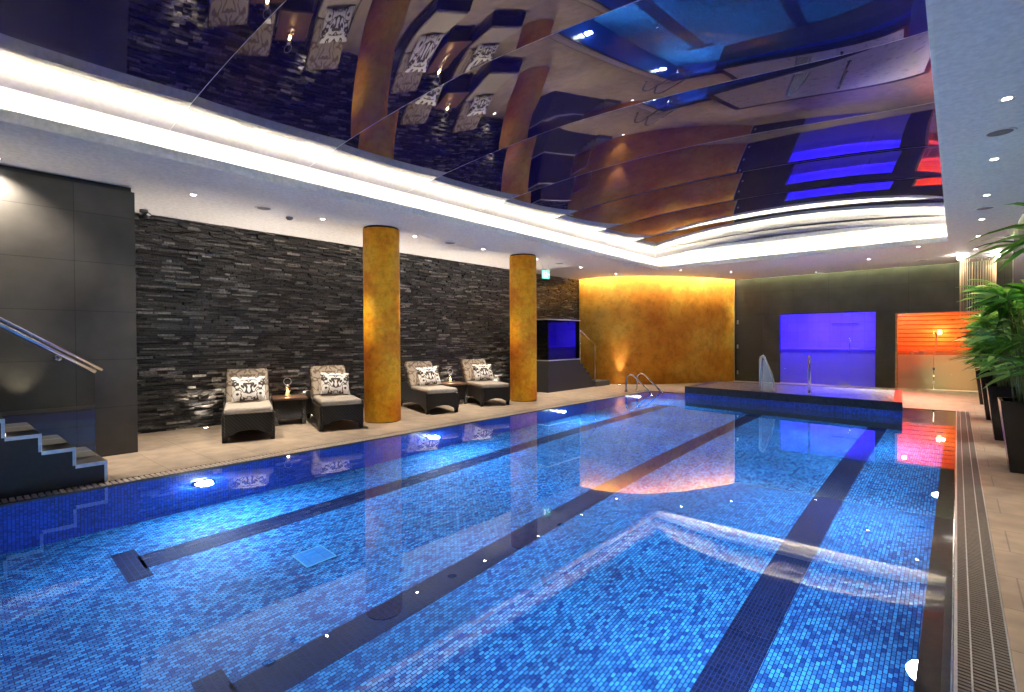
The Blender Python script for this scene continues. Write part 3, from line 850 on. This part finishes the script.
# ------------------------------------------------------------------ raised spa
sp = thing('raised_spa', 'raised spa basin faced in black mosaic at the far end of the pool', 'spa', (0,0,0))
foot = [(-4.55,11.06),(-.66,10.42),(-.835,13.0),(-4.55,13.0)]
inset = [(-4.43,11.14),(-.78,10.54),(-.94,12.88),(-4.43,12.88)]
b = MB(); b.prism([(-4.54,11.08),(-.67,10.44),(-.79,12.2),(-4.54,12.2)], -D, -.012, 'z'); b.build('submerged_base', M['mos_spa'], sp)
vs = [(x,y,-.012) for x,y in foot]+[(x,y,.25) for x,y in foot]+[(x,y,.25) for x,y in inset]+[(x,y,.18) for x,y in inset]
fs = []
for i in range(4):
    j = (i+1)%4; fs += [(i,j,j+4,i+4),(i+4,j+4,j+8,i+8),(i+8,j+8,j+12,i+12)]
fs += [(0,3,2,1)]
b = MB(); b.add(vs, fs); b.build('surround', M['mos_spa'], sp)
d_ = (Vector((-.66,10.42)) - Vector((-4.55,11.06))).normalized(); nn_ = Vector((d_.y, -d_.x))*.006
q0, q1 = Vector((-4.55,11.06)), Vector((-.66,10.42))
b = MB(); b.prism([tuple(q0), tuple(q1), tuple(q1+nn_), tuple(q0+nn_)], -.012, .10, 'z'); recalc(b.build('reflection_band', M['mos_end'], sp))  # blue strip painted as the pool water's reflection on the spa front
b = MB(); b.prism([(x,y) for x,y in inset], .18, .244, 'z'); o = b.build('bubbling_water', M['froth'], sp)
tag(o, 'pale bubbling water')
# spa rails
rl = thing('water_spout', 'slanted steel spout with a pale falling sheet on the spa rim', 'water spout', (-2.97,11.0,.25), R(15))
MB().tube([(0,0,0),(0,0,.62),(.012,0,.68),(.045,0,.705),(.08,0,.66)], .026, 12).build('standpipe', M['trim'], rl)
MB().tube([(.08,0,.66),(.20,0,.35),(.23,0,.22),(.25,0,.05),(.25,0,.0)], .018, 10).build('slanted_bar', M['trim'], rl)
def sheetmat():
    m, nt, out = newmat('falling_water')
    t = N(nt, 'ShaderNodeBsdfTransparent'); p = N(nt, 'ShaderNodeBsdfPrincipled'); p.inputs['Base Color'].default_value = (.8,.83,.88,1); p.inputs['Roughness'].default_value = .2
    mx = N(nt, 'ShaderNodeMixShader'); mx.inputs[0].default_value = .28; L(nt, t.outputs[0], mx.inputs[1]); L(nt, p.outputs[0], mx.inputs[2]); L(nt, mx.outputs[0], out.inputs[0]); return m
M['sheet'] = sheetmat()
MB().prism([(.03,.0),(.22,.0),(.20,.3),(.075,.62),(.03,.62)], -.008, .008, 'y').build('water_sheet', M['sheet'], rl)
r2 = thing('spa_handrail', 'upright steel handrail on the spa rim before the blue window', 'handrail', (-2.10,10.97,.256), R(101))
MB().tube([(0,0,0),(0,0,.60),(.02,0,.68),(.08,0,.71),(.14,0,.66),(.42,0,.36),(.55,0,.0)], .022, 12).build('rail', M['chrome'], r2)
for x in (0,.55): MB().lathe([(.04,0),(.04,.01),(.022,.015)], 16, Matrix.Translation((x,0,0))).build('floor_flange', M['chrome'], r2)

# ------------------------------------------------------------------ blue lit steam room
b = MB()
b.box(-4.5,-4.4,YB+WT,18.7,0,2.5); b.box(-1.5,-1.4,YB+WT,18.7,0,2.5); b.box(-4.5,-1.4,18.6,18.7,0,2.5); b.box(-4.5,-1.4,YB+WT,18.7,2.4,2.5)
struct(b.build('wall_steam_room', M['steamwall']))
bn = thing('steam_bench', 'pale stone bench along the back of the blue lit steam room', 'bench', (0,0,0))
MB().box(-4.39,-1.51,17.95,18.59,.0,.95).build('bench_base', M['steamwall'], bn)
MB().box(-4.39,-1.51,17.68,18.59,.95,1.0).build('bench_seat', M['steamwall'], bn, .01)
w1 = thing('window_1', 'wide glass front of the blue lit steam room, frosted below', 'window'); struct(w1)
MB().box(sx0, -2.29, YB+.05, YB+.06, .01, wz0).build('fixed_pane', M['glass_s'], w1)
MB().box(-2.28, sx1, YB+.05, YB+.06, .01, wz0).build('door_pane', M['glass_s'], w1)
MB().box(sx0, -2.29, YB+.061, YB+.063, .01, .875).build('frosted_film', M['frost'], w1)
MB().box(-2.28, sx1, YB+.061, YB+.063, .01, .875).build('frosted_film', M['frost'], w1)
for z in (.03, 1.92): MB().box(-2.36,-2.2,YB+.035,YB+.075,z,z+.05).build('patch_fitting', M['trim'], w1, .004)
MB().tube([(-2.20,YB+.02,.9),(-2.20,YB+.02,1.3)], .012, 8).build('door_handle', M['chrome'], w1)
BL = (.026,.006,1.0)
sl1 = thing('ceiling_lamp', 'blue light panel in the steam room ceiling', 'lamp', (-2.95,17.35,2.4))
MB().box(-.6,.6,-.35,.35,-.02,0).build('diffuser', emit('blue_panel', BL, 4), sl1)
lamp('blue_light', 'AREA', sl1, (0,0,-.04), 170, BL, 1.1)
sh = thing('towel_rail', 'thin pale rail on the steam room back wall', 'rail', (-2.6,18.56,1.75))
MB().tube([(-.35,-.05,0),(.35,-.05,0)], .015, 8).build('bar', M['chrome'], sh)
for x in (-.3,.3): MB().tube([(x,-.05,0),(x,.04,0)], .01, 8).build('bracket', M['chrome'], sh)

# ------------------------------------------------------------------ orange lit sauna
b = MB()
for k in range(20):
    z = .12*k
    b.box(-1.38,1.2,18.35,18.40,z,z+.100)
for k in range(20):
    z = .12*k
    b.box(-1.38,-1.33,YB+WT,18.35,z,z+.100); b.box(1.15,1.2,YB+WT,18.35,z,z+.100)
b.box(-1.4,1.25,YB+WT,18.4,2.3,2.36)
struct(b.build('wall_sauna', M['timber']))
def bench(label, y0, y1, z):
    t = thing('sauna_bench', label, 'bench', (0,0,0), 0, 'timber benches in the sauna')
    for k in range(4):
        w_ = (y1-y0)/4; MB().box(-1.3,1.12,y0+k*w_,y0+k*w_+w_-.015,z-.03,z).build('seat_board', M['timber'], t)
    MB().box(-1.28,1.10,y0+.02,y0+.05,z-.12,z-.03).build('front_rail', M['timber'], t)
    for x in (-1.25,1.02): MB().box(x,x+.05,y0+.06,y1-.02,0,z-.12).build('leg', M['timber'], t)
bench('lower timber bench inside the orange lit sauna', 17.2, 17.72, .5)
bench('upper timber bench along the back of the orange lit sauna', 17.75, 18.3, .95)
ht = thing('sauna_heater', 'dark sauna heater topped with pale stones behind the glass', 'sauna heater', (-.75,17.0,0))
MB().box(-.2,.2,-.15,.15,.1,.85).build('casing', M['speaker'], ht, .02)
for x in (-.17,.17): MB().box(x-.02,x+.02,-.12,.12,0,.1).build('leg', M['black'], ht)
b = MB(); rr = random.Random(5)
M['stone'] = plain('sauna_stone', (.45,.38,.32), .8)
for k in range(16):
    s = rr.uniform(.04,.06); cx, cy = rr.uniform(-.14,.14), rr.uniform(-.09,.09)
    b.lathe([(s*math.sin(a), -s*math.cos(a)*.8) for a in (.05,.6,1.2,1.7,2.3,3.1)], 7, Matrix.Translation((cx,cy,.87+rr.uniform(0,.06)+.05*(1-abs(cx)/.14))) @ Matrix.Rotation(rr.random()*3,4,'X'))
o = b.build('stones', M['stone'], ht, flat=True); tag(o, 'pale stones', kind='stuff')
w2 = thing('window_2', 'glass front and door of the orange lit sauna, frosted below', 'window'); struct(w2)
xd = -.43
MB().box(ox0, xd-.005, YB+.05, YB+.06, .01, oz).build('fixed_pane', M['glass_s'], w2)
MB().box(xd+.005, ox1, YB+.05, YB+.06, .01, oz).build('door_pane', M['glass_s'], w2)
MB().box(ox0, xd-.008, YB+.061, YB+.063, .01, .87).build('frosted_film', M['frost_s'], w2)
MB().box(xd+.008, ox1, YB+.061, YB+.063, .01, .87).build('frosted_film', M['frost_s'], w2)
MB().box(xd+.03, xd+.06, YB+.015, YB+.045, .86, 1.42).build('door_handle', M['timber'], w2, .005)
for z in (.15,.5): MB().box(xd-.02,xd+.02,YB+.04,YB+.07,z,z+.05).build('patch_fitting', M['chrome'], w2)
b = MB(); b.box(ox0, ox0+.05, YB+.0, YB+.10, 0, oz); b.box(ox0+.05, ox1, YB, YB+.1, oz-.03, oz)
b.build('timber_frame', M['timber'], w2)
ul = thing('bench_fill', 'pale fill strip added beneath the lower sauna bench to backlight frosted glass', 'lamp', (-.2,17.33,.30))  # fill light added to brighten the sauna's frosted film from behind
MB().box(-.9,.9,0,.03,-.02,.02).build('diffuser', emit('bench_fill_glow', (1,.9,.62), 4), ul)
lamp('bench_fill_light', 'AREA', ul, (0,-.02,0), 14, (1,.96,.62), 1.2, None, 0, (0,-1,0))
u3 = thing('ceiling_lamp', 'small lilac fill panel added in the steam room ceiling just behind the glass front', 'lamp', (-2.8,16.98,2.4))  # second steam room light, added only to backlight the frosted film
MB().box(-.5,.5,-.1,.1,-.02,0).build('diffuser', emit('lilac_fill_glow', (.2,.14,1), 1.5), u3)
lamp('lilac_fill_light', 'AREA', u3, (0,0,-.03), 14, (.12,.08,1), .35)
OR_ = (1,.30,.05)
s2 = thing('ceiling_lamp', 'warm orange light panel in the sauna ceiling', 'lamp', (-.1,17.0,2.3))
MB().box(-.3,.3,-.12,.12,-.03,0).build('diffuser', emit('orange_panel', OR_, 5), s2)
lamp('orange_light', 'AREA', s2, (0,0,-.05), 16, OR_, .6)
s4 = thing('wall_lamp', 'amber lamp low on the back wall of the sauna above the upper bench', 'lamp', (-.35,18.27,1.45))
MB().lathe([(.04,-.07),(.06,0),(.04,.07)], 16).build('shade', emit('amber_glow', (1,.50,.12), 6), s4)
lamp('amber_light', 'POINT', s4, (0,-.22,0), 15, (1,.36,.06), .06)
s3 = thing('wall_lamp', 'red lamp high in the corner of the sauna', 'lamp', (-1.2,17.9,2.0))
MB().lathe([(.05,-.08),(.06,0),(.05,.08)], 16).build('shade', emit('red_glow', (1,.05,.03), 8), s3)
lamp('red_light', 'POINT', s3, (.12,-.12,0), 130, (1,.06,.03), .05)

# ------------------------------------------------------------------ hanging string curtain
hc = thing('string_curtain', 'hanging curtain of pale lit strings before the sauna wall', 'string curtain', (.34,15.0,ZC))
ring = [(.29*math.cos(a), .20*math.sin(a), -.06) for a in [2*PI*k/40 for k in range(41)]]
MB().tube(ring, .025, 8, cap=False).build('ceiling_ring', M['trim'], hc)
MB().box(-.33,-.27,-.03,.03,-.06,0).build('mount', M['speaker'], hc); MB().box(.27,.33,-.03,.03,-.06,0).build('mount', M['speaker'], hc)
M['string'] = plain('pale_string', (.50,.38,.26), .5)
for k in range(40):
    a = 2*PI*k/40
    x, y = .29*math.cos(a), .20*math.sin(a)
    MB().tube([(x,y,-.07),(x+.004*math.sin(k*3),y,-.6),(x,y,-1.35)], [.005,.0045,.003], 6).build('string', M['string'], hc)
for x in (-.30,.30):
    o = MB().lathe([(.03,-.09),(.045,-.03),(.03,0)], 16, Matrix.Translation((x,-.2,-.03))).build('spotlight', M['lens'], hc)
    lamp('spot', 'SPOT', hc, (x,-.30,-.10), 34, (1,.78,.52), .03, 80, .8, (-x*.5,.28,-1))

# ------------------------------------------------------------------ potted palms
def palm(loc, label, seed, hmin, hmax, nst, spread, lean=(0,0), leaf=.36, wk=1):
    t = thing('potted_palm', label, 'potted palm', loc, 0, 'potted palms along the planter walk')
    a, c, h = .225, .15, .69
    vs = [(-c,-c,0),(c,-c,0),(c,c,0),(-c,c,0),(-a,-a,h),(a,-a,h),(a,a,h),(-a,a,h)]
    i_ = a-.03
    vs += [(-i_,-i_,h),(i_,-i_,h),(i_,i_,h),(-i_,i_,h),(-i_,-i_,h-.06),(i_,-i_,h-.06),(i_,i_,h-.06),(-i_,i_,h-.06)]
    fs = [(0,3,2,1)]
    for q in range(4):
        j = (q+1)%4; fs += [(q,j,j+4,q+4),(q+4,j+4,j+8,q+8),(q+8,j+8,j+12,q+12)]
    MB().add(vs, fs).build('planter', M['potblack'], t, .006)
    MB().box(-i_,i_,-i_,i_,h-.07,h-.045).build('soil', M['soil'], t)
    rnd = random.Random(seed); fb = MB(); sb = MB()
    for s in range(nst):
        ang = rnd.uniform(0, 2*PI); r0 = rnd.uniform(0,.12); hh = rnd.uniform(hmin, hmax)
        out = spread*rnd.uniform(.3,1)*(1.1-.4*(hh-hmin)/(hmax-hmin+.01))
        p0 = Vector((r0*math.cos(ang), r0*math.sin(ang), h-.05))
        p2 = p0 + Vector((out*math.cos(ang)+lean[0], out*math.sin(ang)+lean[1], hh))
        p1 = (p0+p2)/2 + Vector((-out*.22*math.cos(ang), -out*.22*math.sin(ang), hh*.12))
        path = [p0*(1-u)**2 + p1*2*u*(1-u) + p2*u*u for u in (0,.25,.5,.75,1)]
        sb.tube(path, [.007,.006,.005,.004,.003], 5)
        fd = (p2-p1).normalized(); fd = (fd + Vector((math.cos(ang),math.sin(ang),-.2))*.8).normalized()
        sd_ = fd.cross(Vector((0,0,1))).normalized(); un = sd_.cross(fd)
        nl = rnd.randint(7,10)
        for q in range(nl):
            ph = R(-105 + 210*q/(nl-1)) + rnd.uniform(-.08,.08)
            dr_ = (fd*math.cos(ph) + sd_*math.sin(ph)).normalized()
            Ls = leaf*rnd.uniform(.75,1.1)*(1-.25*abs(ph)/2); wd = wk*.021*rnd.uniform(.8,1.25)*leaf/.36
            sd2 = dr_.cross(un).normalized()
            vv = []; 
            for (u_, ww) in ((0,.25),(.25,.9),(.55,1.),(.8,.6),(1,.05)):
                c_ = p2 + dr_*Ls*u_ + Vector((0,0,-1))*Ls*.42*u_*u_ + un*Ls*.12*u_
                vv += [c_ - sd2*wd*ww + un*.004, c_ , c_ + sd2*wd*ww + un*.004]
            ff = []
            for g_ in range(4):
                e = g_*3; ff += [(e,e+1,e+4,e+3),(e+1,e+2,e+5,e+4)]
            fb.add(vv, ff, None, False)
    for q_ in (fb, sb): q_.v = [(min(v_[0], XRW-.012-loc[0]), v_[1], v_[2]) for v_ in q_.v]
    sb.build('stems', M['leafstem'], t)
    tag(fb.build('foliage', M['leaf'], t), kind=None)
    return t
palm((0.543,6.98,0), 'largest bushy palm in a black tapered planter, nearest the viewer in view', 11, .28, 1.12, 46, .27, (0,0), .44)
palm((0.518,9.0,0), 'bushy palm in a black tapered planter, second along the walk', 12, .26, 1.0, 40, .26, (0,0), .42)
palm((0.508,11.1,0), 'bushy palm in a black tapered planter, third along the walk', 13, .26, .95, 34, .26, (0,0), .40)
palm((0.498,13.55,0), 'bushy palm in a black tapered planter, farthest along the walk', 14, .26, .9, 30, .26, (0,0), .40)
palm((.56,4.45,0), 'tall palm whose long leaf tips hang in beneath the planter walk downlights', 15, 1.18, 1.36, 7, .14, (-.08,.05), .50, .5)

# ------------------------------------------------------------------ render look
wd = bpy.data.worlds.new('world'); sc.world = wd; wd.use_nodes = True
bg = wd.node_tree.nodes.get('Background') or wd.node_tree.nodes.new('ShaderNodeBackground')
bg.inputs[0].default_value = (.02,.02,.025,1); bg.inputs[1].default_value = .3
sc.view_settings.view_transform = 'Standard'; sc.view_settings.look = 'None'
sc.view_settings.gamma = 1; sc.view_settings.use_curve_mapping = False
sc.view_settings.exposure = 0.45
c = sc.cycles
c.use_denoising = True
try: c.denoiser = 'OPENIMAGEDENOISE'
except Exception: pass
c.max_bounces = 10; c.diffuse_bounces = 4; c.glossy_bounces = 6; c.transmission_bounces = 8; c.transparent_max_bounces = 12
c.caustics_reflective = True; c.caustics_refractive = True
c.sample_clamp_indirect = 30; c.sample_clamp_direct = 0; c.blur_glossy = .5
